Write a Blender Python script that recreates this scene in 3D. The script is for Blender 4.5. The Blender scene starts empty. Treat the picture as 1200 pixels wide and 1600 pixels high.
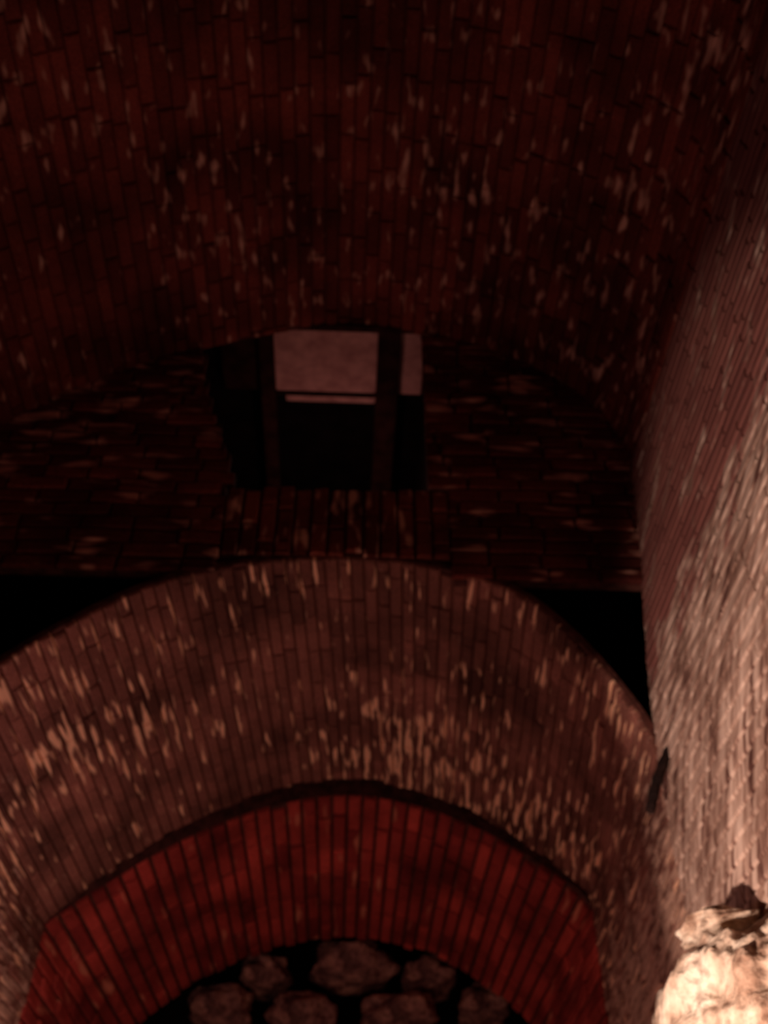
import bpy, bmesh, math, random
from mathutils import Vector, Matrix, noise
random.seed(7)
S = bpy.context.scene
COL = S.collection

# ---------------------------------------------------------------- camera
LENS = 35.01
cam_data = bpy.data.cameras.new('camera')
cam_data.sensor_fit = 'VERTICAL'
cam_data.sensor_height = 36.0
cam_data.lens = LENS
cam_data.clip_start = 0.02
cam_data.dof.use_dof = True          # the hand-held photograph is softly out of focus
cam_data.dof.focus_distance = 1.0
cam_data.dof.aperture_fstop = 6.0
cam = bpy.data.objects.new('camera', cam_data)
COL.objects.link(cam)
S.camera = cam
# world axes seen from the camera (rows X, Y, Z in camera coordinates)
CX = Vector((0.99909439, -0.0287914, -0.03132827))
CY = Vector((-0.04254886, -0.67605409, -0.7356225))
CZ = Vector((0.0, 0.73628929, -0.67666689))
cam.matrix_world = Matrix((CX, CY, CZ)).to_4x4()

# ---------------------------------------------------------------- world, exposure
W = bpy.data.worlds.new('cellar_dark')
S.world = W
W.use_nodes = True
W.node_tree.nodes['Background'].inputs[0].default_value = (0.5, 0.2, 0.2, 1)
W.node_tree.nodes['Background'].inputs[1].default_value = 0.0
S.view_settings.view_transform = 'Standard'
S.view_settings.look = 'None'
S.view_settings.gamma = 1
S.view_settings.exposure = 0.03
S.view_settings.use_curve_mapping = False

# ---------------------------------------------------------------- lights
def lamp(name, kind, loc, power, col, size=0.1, target=None, angle=60, blend=0.5):
    l = bpy.data.lights.new(name, kind)
    l.energy = power
    l.color = col
    if kind == 'SPOT':
        l.spot_size = math.radians(angle)
        l.spot_blend = blend
    l.shadow_soft_size = size
    o = bpy.data.objects.new(name, l)
    COL.objects.link(o)
    o.location = loc
    if target:
        o.rotation_euler = (Vector(target) - Vector(loc)).to_track_quat('-Z', 'Y').to_euler()
    return o
lamp('spotlight', 'SPOT', (-0.05, 1.9, 0.32), 84, (1, .70, .57), .02, (1.07, 2.05, .84), 83, .16)
lamp('floor_lamp_right', 'POINT', (0.45, 2.6, -0.9), 11.0, (1, .50, .42), .15)
lamp('floor_lamp_left', 'POINT', (-1.15, 3.2, 0.55), 6.5, (1, .58, .62), .08)
lamp('left_fill_far', 'POINT', (-1.12, 4.1, 0.75), 7.0, (1, .60, .50), .08)  # second left light, added out of view to brighten the lower left edge
lamp('passage_fill', 'POINT', (0.25, 0.6, -0.6), 8.0, (1, .48, .46), .2)  # added fill near the viewer, brightens the end wall and high vault
lamp('alcove_fill', 'POINT', (0.1, 4.6, -0.6), 11.0, (1, .50, .38), .12)  # added unseen fill that brightens the red arch from below
lamp('recess_fill', 'POINT', (-0.12, 3.80, 3.30), 2.6, (1, .44, .38), .08)  # added fill hidden behind the sill, brightens the plaster panels

# ---------------------------------------------------------------- view helpers: turns a measured bearing into a point of the place
F = 1556.0
def bearing(p):
    c = Vector((p[0]-600, -(p[1]-800), -F))
    return Vector((CX.dot(c), CY.dot(c), CZ.dot(c)))
def atY(u, v, Y):
    r = bearing((u, v)); return r * (Y / r.y)
def atX(u, v, X):
    r = bearing((u, v)); return r * (X / r.x)

# ---------------------------------------------------------------- materials
def mat(name):
    m = bpy.data.materials.new(name); m.use_nodes = True
    nt = m.node_tree
    b = nt.nodes['Principled BSDF']
    b.inputs['Roughness'].default_value = .95
    b.inputs['Specular IOR Level'].default_value = .12
    return m, nt, b
def nd(nt, t, **k):
    n = nt.nodes.new(t)
    for a, v in k.items(): setattr(n, a, v)
    return n
def ramp(nt, src, stops):
    r = nd(nt, 'ShaderNodeValToRGB')
    e = r.color_ramp.elements
    e[0].position, e[0].color = stops[0][0], (*stops[0][1], 1)
    e[1].position, e[1].color = stops[-1][0], (*stops[-1][1], 1)
    for p, c in stops[1:-1]:
        x = e.new(p); x.color = (*c, 1)
    nt.links.new(src, r.inputs[0])
    return r.outputs[0]
def mix(nt, fac, a, b, mode='MIX'):
    m = nd(nt, 'ShaderNodeMix', data_type='RGBA', blend_type=mode)
    for s, v in ((m.inputs['Factor'], fac), (m.inputs['A'], a), (m.inputs['B'], b)):
        if isinstance(v, (int, float)): s.default_value = v
        elif isinstance(v, tuple): s.default_value = (*v, 1)
        else: nt.links.new(v, s)
    return m.outputs['Result']
def uvnoise(nt, sx, sy, scale=1.0, detail=2.0, rough=.5, off=(0, 0)):
    t = nd(nt, 'ShaderNodeUVMap', uv_map='UVMap')
    mp = nd(nt, 'ShaderNodeMapping')
    mp.inputs['Scale'].default_value = (sx, sy, 1)
    mp.inputs['Location'].default_value = (off[0], off[1], 0)
    nt.links.new(t.outputs[0], mp.inputs[0])
    n = nd(nt, 'ShaderNodeTexNoise')
    n.inputs['Scale'].default_value = scale
    n.inputs['Detail'].default_value = detail
    n.inputs['Roughness'].default_value = rough
    nt.links.new(mp.outputs[0], n.inputs['Vector'])
    return n.outputs['Fac']
def objnoise(nt, scale, detail=3.0):
    t = nd(nt, 'ShaderNodeTexCoord')
    n = nd(nt, 'ShaderNodeTexNoise')
    n.inputs['Scale'].default_value = scale
    n.inputs['Detail'].default_value = detail
    nt.links.new(t.outputs['Object'], n.inputs['Vector'])
    return n.outputs['Fac']
def bump(nt, b, h, s, d=.01):
    n = nd(nt, 'ShaderNodeBump')
    n.inputs['Strength'].default_value = s
    n.inputs['Distance'].default_value = d
    nt.links.new(h, n.inputs['Height'])
    nt.links.new(n.outputs[0], b.inputs['Normal'])

def brick_mat(name, c1, c2, fleck, flk_scale, lo, hi, off=(0, 0), amount=1.0, side=False):
    """fired brick, each brick its own tone, with limewash and mortar flecks running along the courses"""
    m, nt, b = mat(name)
    at = nd(nt, 'ShaderNodeAttribute', attribute_name='tone')
    base = ramp(nt, at.outputs['Fac'], [(0, c1), (1, c2)])
    fine = objnoise(nt, 190, 2)
    mott = ramp(nt, fine, [(.3, (.45, .42, .45)), (.7, (1.4, 1.3, 1.25))])
    base = mix(nt, 1.0, base, mott, 'MULTIPLY')
    broad = objnoise(nt, 2.6, 4)
    br = ramp(nt, broad, [(.34, (.5, .5, .5)), (.64, (1.3, 1.3, 1.3))])
    base = mix(nt, 1.0, base, br, 'MULTIPLY')
    f = uvnoise(nt, flk_scale[0], flk_scale[1], 1, 1.5, .5, off)
    g = uvnoise(nt, 1.3, .9, 1, 2, .5, (off[0]+9, off[1]+4))
    mu = nd(nt, 'ShaderNodeMath', operation='MULTIPLY_ADD')
    nt.links.new(g, mu.inputs[0]); mu.inputs[1].default_value = .45
    nt.links.new(f, mu.inputs[2])
    mk = ramp(nt, mu.outputs[0], [(lo, (0, 0, 0)), (hi, (amount,)*3)])
    out = mix(nt, mk, base, fleck)
    if side:   # light on the low side walls, painted in as limewash streaks
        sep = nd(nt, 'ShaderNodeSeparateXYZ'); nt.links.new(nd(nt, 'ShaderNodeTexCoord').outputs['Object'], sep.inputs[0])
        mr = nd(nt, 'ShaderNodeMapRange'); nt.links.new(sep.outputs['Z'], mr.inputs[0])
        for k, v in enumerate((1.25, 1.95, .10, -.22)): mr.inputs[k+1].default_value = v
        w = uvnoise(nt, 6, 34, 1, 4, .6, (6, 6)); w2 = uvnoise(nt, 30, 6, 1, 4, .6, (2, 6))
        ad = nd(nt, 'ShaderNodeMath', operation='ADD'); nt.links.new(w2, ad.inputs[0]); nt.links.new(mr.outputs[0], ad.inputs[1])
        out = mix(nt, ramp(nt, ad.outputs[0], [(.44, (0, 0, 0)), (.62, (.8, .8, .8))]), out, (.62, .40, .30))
    nt.links.new(out, b.inputs['Base Color'])
    bump(nt, b, fine, .5, .006)
    return m
def plain_mat(name, c1, c2, scale=8, bs=.4):
    m, nt, b = mat(name)
    n = objnoise(nt, scale, 5)
    nt.links.new(ramp(nt, n, [(.35, c1), (.65, c2)]), b.inputs['Base Color'])
    bump(nt, b, n, bs, .02)
    return m

M_VAULT = brick_mat('vault_brick', (.13, .030, .022), (.26, .062, .042), (.80, .46, .34), (22, 8), .82, .98)
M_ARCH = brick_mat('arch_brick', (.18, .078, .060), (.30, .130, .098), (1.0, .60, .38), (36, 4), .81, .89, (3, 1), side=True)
M_RED = brick_mat('red_brick', (.30, .042, .038), (.60, .090, .070), (.75, .26, .16), (16, 3.0), .86, .98, (7, 2))
M_WALL = brick_mat('wall_brick', (.12, .028, .024), (.25, .062, .045), (.85, .46, .34), (17, 5), .79, .93, (5, 5))
M_LINT = brick_mat('lintel_brick', (.13, .03, .022), (.28, .075, .05), (.9, .52, .36), (19, 6), .76, .88, (1, 8))
M_MORTAR = plain_mat('soot_mortar', (.05, .020, .016), (.13, .045, .035), 22)
M_SHADE = plain_mat('shade_black_stone', (.003, .003, .003), (.008, .006, .006), 9)  # shade of the cavity and recesses put into a near-black colour
M_DIRT = plain_mat('earth_floor', (.10, .07, .05), (.2, .14, .1), 6)
M_WOOD = plain_mat('smoked_timber', (.02, .008, .006), (.05, .018, .014), 14)
M_IRON = plain_mat('rusted_iron', (.012, .008, .008), (.03, .016, .014), 40)

def dotn(nt, src, v):
    n = nd(nt, 'ShaderNodeVectorMath', operation='DOT_PRODUCT')
    nt.links.new(src, n.inputs[0]); n.inputs[1].default_value = v
    return n.outputs['Value']
def streak(nt, src, ang, sa, sl, detail, off):
    """noise drawn out along a direction lying in the wall"""
    a = math.radians(ang)
    cb = nd(nt, 'ShaderNodeCombineXYZ')
    nt.links.new(dotn(nt, src, (0, -math.sin(a)*sa, math.cos(a)*sa)), cb.inputs[0])
    nt.links.new(dotn(nt, src, (0, math.cos(a)*sl, math.sin(a)*sl)), cb.inputs[1])
    cb.inputs[2].default_value = off
    n = nd(nt, 'ShaderNodeTexNoise'); n.inputs['Scale'].default_value = 1
    n.inputs['Detail'].default_value = detail; n.inputs['Roughness'].default_value = .6
    nt.links.new(cb.outputs[0], n.inputs['Vector'])
    return n.outputs['Fac']
def limewash():
    m, nt, b = mat('worn_limewash')
    at = nd(nt, 'ShaderNodeAttribute', attribute_name='tone')
    brick = ramp(nt, at.outputs['Fac'], [(0, (.20, .075, .065)), (1, (.30, .12, .10))])
    g = nd(nt, 'ShaderNodeTexCoord').outputs['Object']
    z = dotn(nt, g, (0, 0, 1))
    def zr(a, b_, c, d):
        mr = nd(nt, 'ShaderNodeMapRange'); nt.links.new(z, mr.inputs[0])
        for k, v in enumerate((a, b_, c, d)): mr.inputs[k+1].default_value = v
        return mr.outputs[0]
    low = streak(nt, g, -52, 30, 4, 4, 1.0); high = streak(nt, g, -20, 30, 4.5, 4, 5.0)
    st = mix(nt, zr(1.4, 1.7, 0, 1), low, high)
    blot = streak(nt, g, -25, 9, 4, 3, 9.0)
    # how much limewash is left: nearly all low on the wall, patches higher up
    ad = nd(nt, 'ShaderNodeMath', operation='ADD'); nt.links.new(blot, ad.inputs[0]); nt.links.new(zr(1.75, 2.15, .35, .015), ad.inputs[1])
    mk = ramp(nt, ad.outputs[0], [(.56, (0, 0, 0)), (.70, (1, 1, 1))])
    wash = ramp(nt, st, [(.36, (.13, .06, .05)), (.46, (.42, .27, .21)), (.60, (.74, .56, .46))])
    broad = ramp(nt, streak(nt, g, -45, 6, 2.2, 3, 3.0), [(.36, (.55, .48, .46)), (.60, (1.12, 1.12, 1.12))])
    wash = mix(nt, 1.0, wash, broad, 'MULTIPLY')
    out = mix(nt, mk, brick, wash)
    nt.links.new(out, b.inputs['Base Color'])
    bump(nt, b, st, .25, .01)
    return m
M_LIME = limewash()

def stone_mat(name, c1, c2, c3):
    m, nt, b = mat(name)
    n = objnoise(nt, 9, 8); n2 = objnoise(nt, 34, 4)
    c = ramp(nt, n, [(.36, c1), (.5, c2), (.66, c3)])
    c = mix(nt, 1.0, c, ramp(nt, n2, [(.3, (.50, .44, .42)), (.55, (1.1, 1.1, 1.1))]), 'MULTIPLY')
    nt.links.new(c, b.inputs['Base Color'])
    bump(nt, b, n2, .9, .02)
    return m
M_LSTONE = stone_mat('pale_limestone', (.42, .27, .19), (.70, .55, .42), (.86, .76, .62))
M_RUBBLE = stone_mat('dark_rubble', (.16, .08, .07), (.34, .17, .14), (.56, .30, .22))

def plaster_mat():
    m, nt, b = mat('old_plaster')
    t = nd(nt, 'ShaderNodeTexCoord')
    n = objnoise(nt, 13, 5)
    nt.links.new(ramp(nt, n, [(.3, (.52, .27, .24)), (.7, (.84, .50, .44))]), b.inputs['Base Color'])
    bump(nt, b, n, .3, .01)
    return m
M_PLASTER = plaster_mat()

# ---------------------------------------------------------------- object helpers
def link(name, bm, m, parent=None):
    me = bpy.data.meshes.new(name)
    bm.normal_update()
    bm.to_mesh(me); bm.free()
    for x in (m if isinstance(m, (list, tuple)) else [m]): me.materials.append(x)
    o = bpy.data.objects.new(name, me)
    COL.objects.link(o)
    if parent: o.parent = parent
    return o
def struct(o): o['kind'] = 'structure'; return o
def thing(o, label, cat, group=None):
    o['label'] = label; o['category'] = cat
    if group: o['group'] = group
    return o
def empty(name, loc):
    o = bpy.data.objects.new(name, None); COL.objects.link(o); o.location = loc
    o.empty_display_size = .1
    return o

def resample(pts, n=160):
    """smooth polyline (Catmull-Rom) -> n points evenly spaced"""
    P = [Vector(p) for p in pts]
    Q = [P[0]*2-P[1]] + P + [P[-1]*2-P[-2]]
    d = []
    for i in range(1, len(Q)-2):
        for k in range(24):
            t = k/24
            a, b, c, e = Q[i-1:i+3]
            d.append(.5*((2*b)+(c-a)*t+(2*a-5*b+4*c-e)*t*t+(3*b-a-3*c+e)*t**3))
    d.append(P[-1])
    L = [0]
    for i in range(1, len(d)): L.append(L[-1]+(d[i]-d[i-1]).length)
    out = []; j = 0
    for k in range(n):
        s = L[-1]*k/(n-1)
        while j < len(L)-2 and L[j+1] < s: j += 1
        f = (s-L[j])/max(1e-9, L[j+1]-L[j])
        out.append(d[j].lerp(d[j+1], min(1, max(0, f))))
    return out, L[-1]

class Loft:
    def __init__(s, a, b):
        s.a, la = resample(a); s.b, lb = resample(b)
        s.ls = (la+lb)/2
        s.lt = sum((q-p).length for p, q in zip(s.a, s.b))/len(s.a)
    def pt(s, u, v):     # u,v in metres
        x = min(max(u/s.ls, 0), 1)*(len(s.a)-1); i = min(int(x), len(s.a)-2); f = x-i
        return s.a[i].lerp(s.a[i+1], f).lerp(s.b[i].lerp(s.b[i+1], f), v/s.lt)
    def nrm(s, u, v, inside):
        e = .02
        n = (s.pt(min(u+e, s.ls), v)-s.pt(max(u-e, 0), v)).cross(s.pt(u, v+e)-s.pt(u, v-e)).normalized()
        return n if n.dot(inside-s.pt(u, v)) > 0 else -n

def brick_surface(name, loft, material, inside, cw=.075, bl=.24, gap=.010, rough=.012, thick=.12, along_t=True, mort=M_MORTAR, hole=None, skip=0.0):
    bm = bmesh.new()
    uvl = bm.loops.layers.uv.new('UVMap')
    tone = bm.verts.layers.float.new('tone')
    uvv = {}
    def V(p, u, v, t):
        x = bm.verts.new(p); x[tone] = t; uvv[x] = (u, v); return x
    def face(vs, mi):
        try: f = bm.faces.new(vs)
        except ValueError: return
        f.material_index = mi
        for l in f.loops: l[uvl].uv = uvv[l.vert]
    # backing: mortar bed, a closed slab with real thickness
    nu = max(4, int(loft.ls/.06)); nv = max(2, int(loft.lt/(.03 if hole else .12)))
    fr, bk = [], []
    for i in range(nu+1):
        r1, r2 = [], []
        for j in range(nv+1):
            u = loft.ls*i/nu; v = loft.lt*j/nv
            p = loft.pt(u, v); n = loft.nrm(u, v, inside)
            r1.append(V(p-n*.012, u, v, .5)); r2.append(V(p-n*thick, u, v, .5))
        fr.append(r1); bk.append(r2)
    def inhole(i, j):
        if not hole: return False
        u = loft.ls*(i+.5)/nu; v = loft.lt*(j+.5)/nv
        return hole(loft.pt(u, v))
    for i in range(nu):
        for j in range(nv):
            if inhole(i, j): continue
            face([fr[i][j], fr[i+1][j], fr[i+1][j+1], fr[i][j+1]], 1)
            face([bk[i][j+1], bk[i+1][j+1], bk[i+1][j], bk[i][j]], 1)
            for (a, b, di, dj) in (((i, j), (i, j+1), -1, 0), ((i+1, j+1), (i+1, j), 1, 0), ((i+1, j), (i, j), 0, -1), ((i, j+1), (i+1, j+1), 0, 1)):
                ni, nj = i+di, j+dj
                if ni < 0 or nj < 0 or ni >= nu or nj >= nv or inhole(ni, nj):
                    face([fr[a[0]][a[1]], fr[b[0]][b[1]], bk[b[0]][b[1]], bk[a[0]][a[1]]], 1)
    # bricks
    LU, LV = (loft.ls, loft.lt) if along_t else (loft.lt, loft.ls)
    nc = max(1, round(LU/cw)); w = LU/nc
    for c in range(nc):
        x = -random.uniform(0, bl)
        while x < LV:
            l = bl*random.uniform(.8, 1.15)
            a, b = max(0, x+gap/2), min(LV, x+l-gap/2)
            x += l
            if hole:
                cm0 = (c+.5)*w
                def hit(q): return hole(loft.pt(cm0, q) if along_t else loft.pt(q, cm0))
                while b-a > .03 and hit(a): a += .01
                while b-a > .03 and hit(b): b -= .01
            if b-a < .03 or random.random() < skip: continue
            c0, c1 = c*w+gap/2, (c+1)*w-gap/2
            t = random.random(); h = random.uniform(-.4, 1)*rough
            tilt = random.uniform(-1, 1)*rough*.35
            def P(q, r): return (q, r) if along_t else (r, q)
            mu, mv = P((c0+c1)/2, (a+b)/2)
            if hole and hole(loft.pt(*((mu, mv)))): continue
            ring0, ring1, ring2 = [], [], []
            segs = 3
            bot = [(c0, a+(b-a)*k/segs) for k in range(segs+1)]
            top = [(c1, b-(b-a)*k/segs) for k in range(segs+1)]
            outline = bot+top
            cm, am = (c0+c1)/2, (a+b)/2
            for (q, r) in outline:
                u, v = P(q, r)
                n = loft.nrm(u, v, inside)
                j1 = noise.noise(Vector((u*17, v*9, 3)))*.004
                hh = h+(tilt if r > am else -tilt)
                ring0.append(V(loft.pt(u, v)-n*.014, u, v, t))
                ring1.append(V(loft.pt(u, v)+n*(hh-.004+j1), u, v, t))
                q2 = q+math.copysign(.007, cm-q); r2 = r+math.copysign(.006, am-r)*(1 if r in (a, b) else 0)
                u2, v2 = P(q2, r2)
                ring2.append(V(loft.pt(u2, v2)+n*(hh+.003+j1), u2, v2, t))
            m = len(outline)
            for k in range(m):
                k2 = (k+1) % m
                face([ring0[k], ring0[k2], ring1[k2], ring1[k]], 0)
                face([ring1[k], ring1[k2], ring2[k2], ring2[k]], 0)
            for k in range(segs):
                face([ring2[k], ring2[k+1], ring2[m-2-k], ring2[m-1-k]], 0)
    bmesh.ops.recalc_face_normals(bm, faces=bm.faces)
    return link(name, bm, [material, mort])

def box(bm, lo, hi, jit=0.0):
    r = bmesh.ops.create_cube(bm, size=1)
    lo, hi = Vector(lo), Vector(hi)
    for v in r['verts']:
        v.co = Vector([(lo[i]+hi[i])/2+v.co[i]*(hi[i]-lo[i]) for i in range(3)])
    return r['verts']
def bevel(bm, w):
    bmesh.ops.bevel(bm, geom=bm.edges[:], offset=w, segments=2, affect='EDGES')

# ================================================================= THE SETTING
YW = 3.0          # plane of the end wall that carries the window
YB = -2.6         # wall behind the viewer
# profile of the high vault, measured on the plane YW
right_p = [(1.045, .80), (1.050, 1.25), (1.060, 1.70), (1.105, 2.15), (1.175, 2.75), (1.190, 3.05)]
crown_p = [(1.190, 3.05), (1.150, 3.36), (.90, 3.68), (.46, 3.93), (.05, 4.0), (-.30, 3.97), (-.78, 3.78), (-1.20, 3.52), (-1.58, 3.16), (-1.80, 2.72)]
left_p = [(-1.80, 2.72), (-1.86, 2.3), (-1.84, 1.8), (-1.80, 1.2), (-1.78, .5), (-1.78, -.3), (-1.78, -1.6)]
def at(prof, Y): return [(x, Y, z) for x, z in prof]
inside = Vector((0, 1.5, 1.2))
struct(brick_surface('ceiling', Loft(at(crown_p, YB), at(crown_p, YW+.02)), M_VAULT, inside, cw=.062, gap=.004, rough=.005))
struct(brick_surface('wall_right', Loft(at(right_p, YB), at(right_p, YW+.02)), M_LIME, inside, cw=.05, rough=.0015, gap=.0015, mort=M_LIME))
struct(brick_surface('wall_left', Loft(at(left_p, YB), at(left_p, YW+.02)), M_VAULT, inside, cw=.09, rough=.012))

bm = bmesh.new(); box(bm, (-3.0, YB-.2, -1.8), (3.0, 8.2, -1.6))
struct(link('floor', bm, M_DIRT))
bm = bmesh.new(); box(bm, (-2.4, YB-.25, -1.6), (2.0, YB-.0, 4.3))
struct(link('wall_back', bm, M_SHADE))

# stone footing wall on the right under the brick springing
bm = bmesh.new()
nx, nz = 60, 28
g = []
for i in range(nx+1):
    row = []
    for j in range(nz+1):
        y = YB + (2.98-YB)*i/nx; z = -1.6 + (2.58)*j/nz
        x = 1.17 + .05*noise.noise(Vector((y*2.2, z*2.6, 1))) + .03*noise.noise(Vector((y*7, z*8, 5)))
        row.append(bm.verts.new((x, y, z)))
    g.append(row)
for i in range(nx):
    for j in range(nz):
        bm.faces.new([g[i][j], g[i][j+1], g[i+1][j+1], g[i+1][j]])
r = bmesh.ops.solidify(bm, geom=bm.faces[:], thickness=-.25)
struct(link('wall_right_footing', bm, M_RUBBLE)).name = 'wall_right_base'

# end wall above the low vault, with the ragged window hole through it
zb = atY(200, 890, YW).z
hole_px = [(318, 514), (322, 600), (334, 650), (352, 700), (374, 762), (668, 764), (668, 514)]
hole_xz = [(atY(u, v, YW).x, atY(u, v, YW).z) for u, v in hole_px]
hx = [p[0] for p in hole_xz]; HZ0 = min(p[1] for p in hole_xz); HZ1 = 4.0
def in_hole(p):
    x, z = p.x, p.z
    if z < HZ0 or z > HZ1: return False
    xr = atY(668, 764, YW).x
    for k in range(4):
        (x0, z0), (x1, z1) = hole_xz[k], hole_xz[k+1]
        if z1 <= z <= z0 or (k == 0 and z > z0):
            t = 0 if z > z0 else (z0-z)/(z0-z1)
            return x0+(x1-x0)*t < x < xr
    return False
prof_full, _ = resample([(x, 0, z) for x, z in (left_p[::-1][4:]+crown_p[::-1][1:]+right_p[::-1][1:])], 300)
def span(z, side):
    xs = []
    for a, b in zip(prof_full, prof_full[1:]):
        if (a.z-z)*(b.z-z) <= 0 and abs(a.z-b.z) > 1e-9:
            x = a.x+(b.x-a.x)*(z-a.z)/(b.z-a.z)
            xs.append(x)
    if not xs: return 0.0
    return max(xs) if side > 0 else min(xs)
# front face laid in level courses, clipped to the vault's outline
class WallLoft(Loft):
    def __init__(s, z0, z1):
        s.z0, s.z1 = z0, z1; s.ls = z1-z0; s.lt = 3.2
    def pt(s, u, v):
        z = s.z0+min(max(u, 0), s.ls); x = -1.95+v
        return Vector((x, YW, z))
    def nrm(s, u, v, inside): return Vector((0, -1, 0))
def lintel_zone(p):
    # the soldier course under the window takes this area
    return (p.z < HZ0+.005) and (LX0 < p.x < LX1)
LX0, LX1 = atY(352, 800, YW).x, atY(700, 800, YW).x
def cut(p):
    if in_hole(p) or lintel_zone(p): return True
    zz = p.z
    if zz > 3.99: return True
    return not (span(zz, -1)-.04 < p.x < span(zz, 1)+.04)
struct(brick_surface('wall_front', WallLoft(zb, 4.0), M_WALL, Vector((0, 0, 2.5)), cw=.07, bl=.22, gap=.009, rough=.010, thick=.05, hole=cut))
# upright brick course between window and arch crown
class LintelLoft(Loft):
    def __init__(s): s.ls = LX1-LX0; s.lt = HZ0-2.515
    def pt(s, u, v): return Vector((LX0+u, YW-.005, HZ0-v))
    def nrm(s, u, v, inside): return Vector((0, -1, 0))
struct(brick_surface('trim_1', LintelLoft(), M_LINT, Vector((0, 0, 2.5)), cw=.07, bl=.21, rough=.012, thick=.2))

# ---- recess behind the window
x0 = min(hx)-.02; x1 = max(hx)+.0
bm = bmesh.new()
box(bm, (x0-.25, 3.06, HZ0-.12), (x1+.25, 4.3, HZ0-.0))       # floor of the recess
box(bm, (x0-.25, 3.06, HZ0), (x0-.02, 4.3, 4.5))
box(bm, (x1+.02, 3.06, HZ0), (x1+.25, 4.3, 4.5))
box(bm, (x0-.25, 4.3, HZ0-.12), (x1+.25, 4.5, 4.5))
struct(link('wall_recess', bm, M_SHADE))
ZC = 4.03
def slab(name, u0, u1, y0, y1, m, z=ZC, th=.06, bev=.006):
    a = atY(u0, 515, YW).x; b = atY(u1, 515, YW).x
    bm = bmesh.new(); box(bm, (a, y0, z), (b, y1, z+th)); bevel(bm, bev)
    return link(name, bm, m)
win = struct(empty('window_1', (0, 3.1, HZ0)))
def wpart(o):
    o.parent = win; o.matrix_parent_inverse = Matrix.Translation(-Vector(win.location)); return o
bm = bmesh.new(); box(bm, (x0-.2, 3.20, ZC+.065), (x1+.2, 4.3, ZC+.16)); wpart(link('roof_board', bm, M_SHADE))
for (a, b, mm) in ((336, 400, M_WOOD), (424, 592, M_PLASTER), (628, 668, M_PLASTER)):
    o = wpart(slab('ceiling_panel', a, b, 3.02, 3.46, mm))
    if mm is M_PLASTER: o['label'] = 'pale plaster panel catching light'
for (a, b) in ((400, 424), (592, 628)):
    wpart(slab('beam', a, b, 3.0, 4.25, M_WOOD, z=ZC-.05, th=.12))
wpart(slab('rail', 424, 592, 3.465, 3.485, M_WOOD, z=ZC-.01, th=.08))
o = wpart(slab('batten', 440, 592, 3.50, 3.55, M_PLASTER, z=ZC+.02, th=.04))
wpart(slab('lintel', 318, 668, 2.985, 3.03, M_WOOD, z=3.985, th=.07))

# ---- cavity over the haunches of the low vault (closed all round)
bm = bmesh.new()
box(bm, (-2.6, 5.1, .0), (-1.75, 5.3, 3.2)); 
box(bm, (-2.6, 3.06, HZ0-.22), (1.6, 5.3, HZ0-.125))
box(bm, (-2.7, 3.02, -1.6), (-1.88, 5.1, HZ0-.2))
box(bm, (1.42, 3.12, .9), (1.7, 5.3, HZ0-.2))
box(bm, (-1.9, 5.35, 2.62), (1.6, 5.5, HZ0-.2))
struct(link('wall_cavity', bm, M_SHADE))

# ================================================================= THE LOW VAULT
near = [(-1.52, .3), (-1.50, 1.0), (-1.44, 1.50), (-1.348, 1.789), (-1.224, 1.973), (-.998, 2.174), (-.748, 2.345), (-.491, 2.44), (-.123, 2.50),
        (.20, 2.49), (.42, 2.44), (.62, 2.362), (.776, 2.215), (.933, 1.98), (1.052, 1.701), (1.058, 1.35), (1.05, .95), (1.05, .3)]
far = [(-1.44, .3), (-1.44, 1.0), (-1.43, 1.5), (-1.42, 1.76), (-1.40, 1.80), (-1.183, 1.972), (-.928, 2.152), (-.68, 2.290), (-.365, 2.42),
       (.005, 2.485), (.346, 2.44), (.68, 2.321), (.967, 2.154), (1.19, 1.992), (1.235, 1.95), (1.245, 1.90), (1.245, 1.45), (1.24, .95), (1.24, .3)]
YJ = 4.93
def gapf(x):  # the joint opens at the crown and closes at the springers
    t = max(0, 1-((x+.08)/1.34)**2)
    return .17*t**.6
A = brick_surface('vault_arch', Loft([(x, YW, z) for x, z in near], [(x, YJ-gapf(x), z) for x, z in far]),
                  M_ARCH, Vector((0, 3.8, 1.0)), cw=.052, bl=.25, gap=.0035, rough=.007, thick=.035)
thing(A, 'wide brown brick barrel vault with pale mortar flecks, below the dark window hole', 'vault')

# ================================================================= THE RED ARCH
bn = [(-1.44, .3), (-1.44, 1.0), (-1.43, 1.5), (-1.42, 1.75), (-1.40, 1.79), (-1.183, 1.958), (-.928, 2.138), (-.68, 2.276), (-.365, 2.406),
      (.005, 2.471), (.346, 2.426), (.68, 2.307), (.967, 2.14), (1.19, 1.978), (1.23, 1.94), (1.24, 1.88), (1.24, 1.6), (1.235, 1.2), (1.235, .6)]
bf = [(-1.33, .3), (-1.33, 1.0), (-1.32, 1.4), (-1.25, 1.67), (-1.02, 1.88), (-.80, 2.02), (-.60, 2.12), (-.36, 2.21),
      (.06, 2.265), (.36, 2.225), (.68, 2.12), (.95, 1.95), (1.17, 1.74), (1.20, 1.5), (1.20, 1.1), (1.20, .6)]
B = brick_surface('brick_arch', Loft([(x, YJ+.004, z) for x, z in bn], [(x, 6.42, z) for x, z in bf]),
                  M_RED, Vector((0, 5.6, 1.0)), cw=.078, bl=.30, gap=.016, rough=.012, thick=.12)
thing(B, 'low red brick arch lining at the bottom of the photo, in front of the rubble', 'arch')

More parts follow.
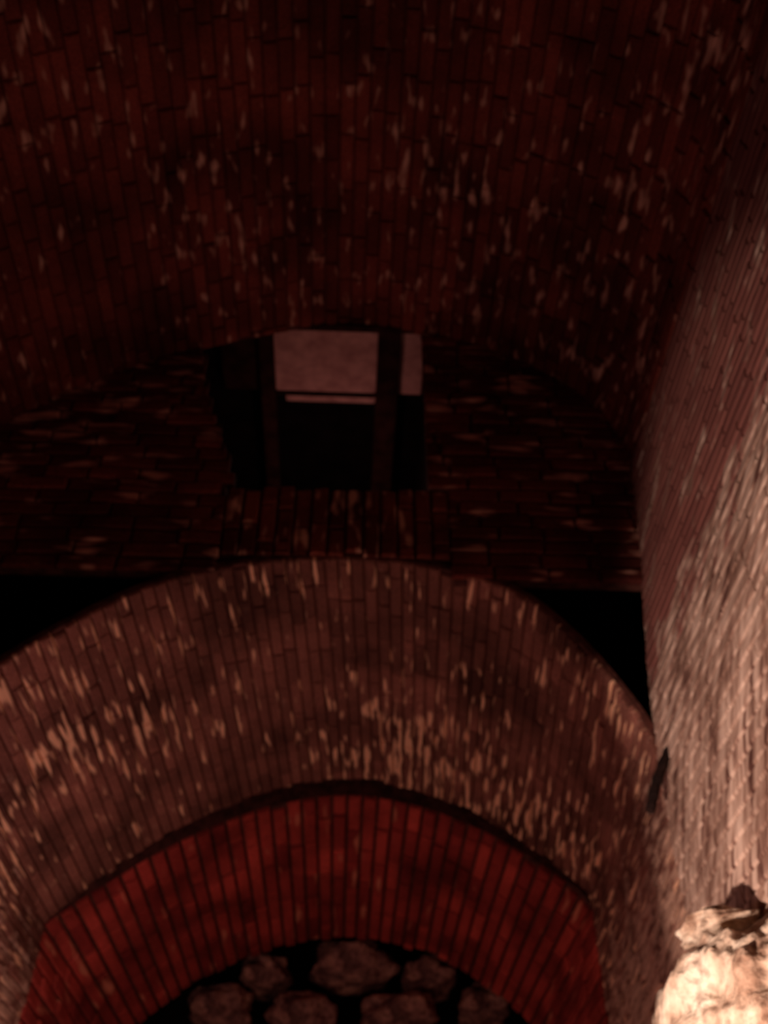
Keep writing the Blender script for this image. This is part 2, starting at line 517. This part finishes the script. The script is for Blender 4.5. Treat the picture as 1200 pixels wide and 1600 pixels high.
# end wall of the recess
bm = bmesh.new(); box(bm, (-1.9, 7.05, -1.6), (1.8, 7.3, 3.0))
struct(link('wall_end', bm, M_SHADE))
bm = bmesh.new(); box(bm, (-1.9, 6.5, 2.42), (1.8, 6.95, 2.6)); box(bm, (-1.9, 5.3, -1.6), (-1.62, 6.95, 2.6)); box(bm, (1.5, 5.3, -1.6), (1.8, 6.95, 2.6))
struct(link('wall_alcove', bm, M_SHADE))

# ================================================================= STONES
def stone(name, c, r, m, seed, rot=0, flat=.6, sub=4, amp=.16, tiers=0):
    bm = bmesh.new()
    bmesh.ops.create_icosphere(bm, subdivisions=sub, radius=1)
    for v in bm.verts:
        n = v.co.normalized()
        p = Vector([math.copysign(abs(k)**flat, k) for k in n])      # blockier than a ball
        d = 1+amp*noise.noise(n*1.7+Vector((seed*3.1, seed, 2)))+amp*.5*noise.noise(n*4+Vector((seed, 8, seed)))+amp*.2*noise.noise(n*11+Vector((seed, 1, 1)))
        if tiers: d += tiers*math.sin(n.z*19+3*noise.noise(n*2))
        p = p*d
        v.co = Vector((p.x*r[0], p.y*r[1], p.z*r[2]))
    for f in bm.faces: f.smooth = True
    o = link(name, bm, m)
    o.location = c; o.rotation_euler = (0, 0, rot)
    return o

b = stone('boulder', (.975, 2.53, .60), (.21, .46, .30), M_LSTONE, 3, flat=.85, sub=6, amp=.2, tiers=.012)
thing(b, 'big bright pale boulder under the limewashed wall, bottom right corner', 'stone')
s = stone('stone_slab', atX(1122, 1452, .955), (.088, .12, .022), M_LSTONE, 9, flat=.7, sub=5, amp=.25, tiers=.03)
thing(s, 'thin layered pale stone slab lying on top of the bright boulder', 'stone')

rub = [((550, 1512), .235, .12, 'broad rounded rubble stone, topmost under the middle of the red arch', 1),
       ((415, 1528), .14, .085, 'small rubble stone just left of the topmost stone under the arch', 2),
       ((345, 1580), .17, .12, 'leftmost rubble stone below the red arch', 3),
       ((668, 1530), .15, .085, 'small rubble stone just right of the topmost stone under the arch', 4),
       ((755, 1575), .14, .09, 'rightmost rubble stone below the red arch', 5),
       ((470, 1592), .19, .11, 'rubble stone at the bottom edge, left of the middle of the arch', 6),
       ((625, 1590), .20, .11, 'rubble stone at the bottom edge, right of the middle of the arch', 7)]
for (u, v), w, h, lab, k in rub:
    c = atY(u, v, 6.72)
    o = stone('rubble_stone', c, (w*1.1, .25, h*1.1), M_RUBBLE, k*1.7, flat=.8, amp=.3)
    thing(o, lab, 'stone', 'rubble stones under the red arch')
bm = bmesh.new(); box(bm, (-1.35, 6.5, -1.6), (1.25, 6.95, 1.55))
bmesh.ops.subdivide_edges(bm, edges=bm.edges[:], cuts=14, use_grid_fill=True)
for v in bm.verts:
    v.co += Vector((0, noise.noise(v.co*3)*.06, noise.noise(v.co*3.3)*.06))
struct(link('wall_rubble', bm, M_RUBBLE))

# ================================================================= IRON BAR at the foot of the arch
pts = [atY(1047, 1168, 2.90), atY(1036, 1194, 2.90), atY(1025, 1226, 2.90), atY(1016, 1268, 2.90)]
ctr, _ = resample(pts, 14)
bm = bmesh.new(); rings = []
for i, p in enumerate(ctr):
    d = (ctr[min(i+1, 13)]-ctr[max(i-1, 0)]).normalized()
    s1 = d.cross(Vector((0, 1, 0))).normalized(); s2 = d.cross(s1)
    rr = .016*(1+.12*math.sin(i*2.1))
    if i in (0, 13): rr *= .75
    rings.append([bm.verts.new(p+(s1*math.cos(a)+s2*math.sin(a))*rr) for a in [k*math.tau/10 for k in range(10)]])
for i in range(13):
    for k in range(10):
        bm.faces.new([rings[i][k], rings[i][(k+1) % 10], rings[i+1][(k+1) % 10], rings[i+1][k]])
bm.faces.new(rings[0][::-1]); bm.faces.new(rings[-1])
thing(link('iron_bar', bm, M_IRON), 'short thin dark bar standing out where the low vault meets the right wall', 'bar')
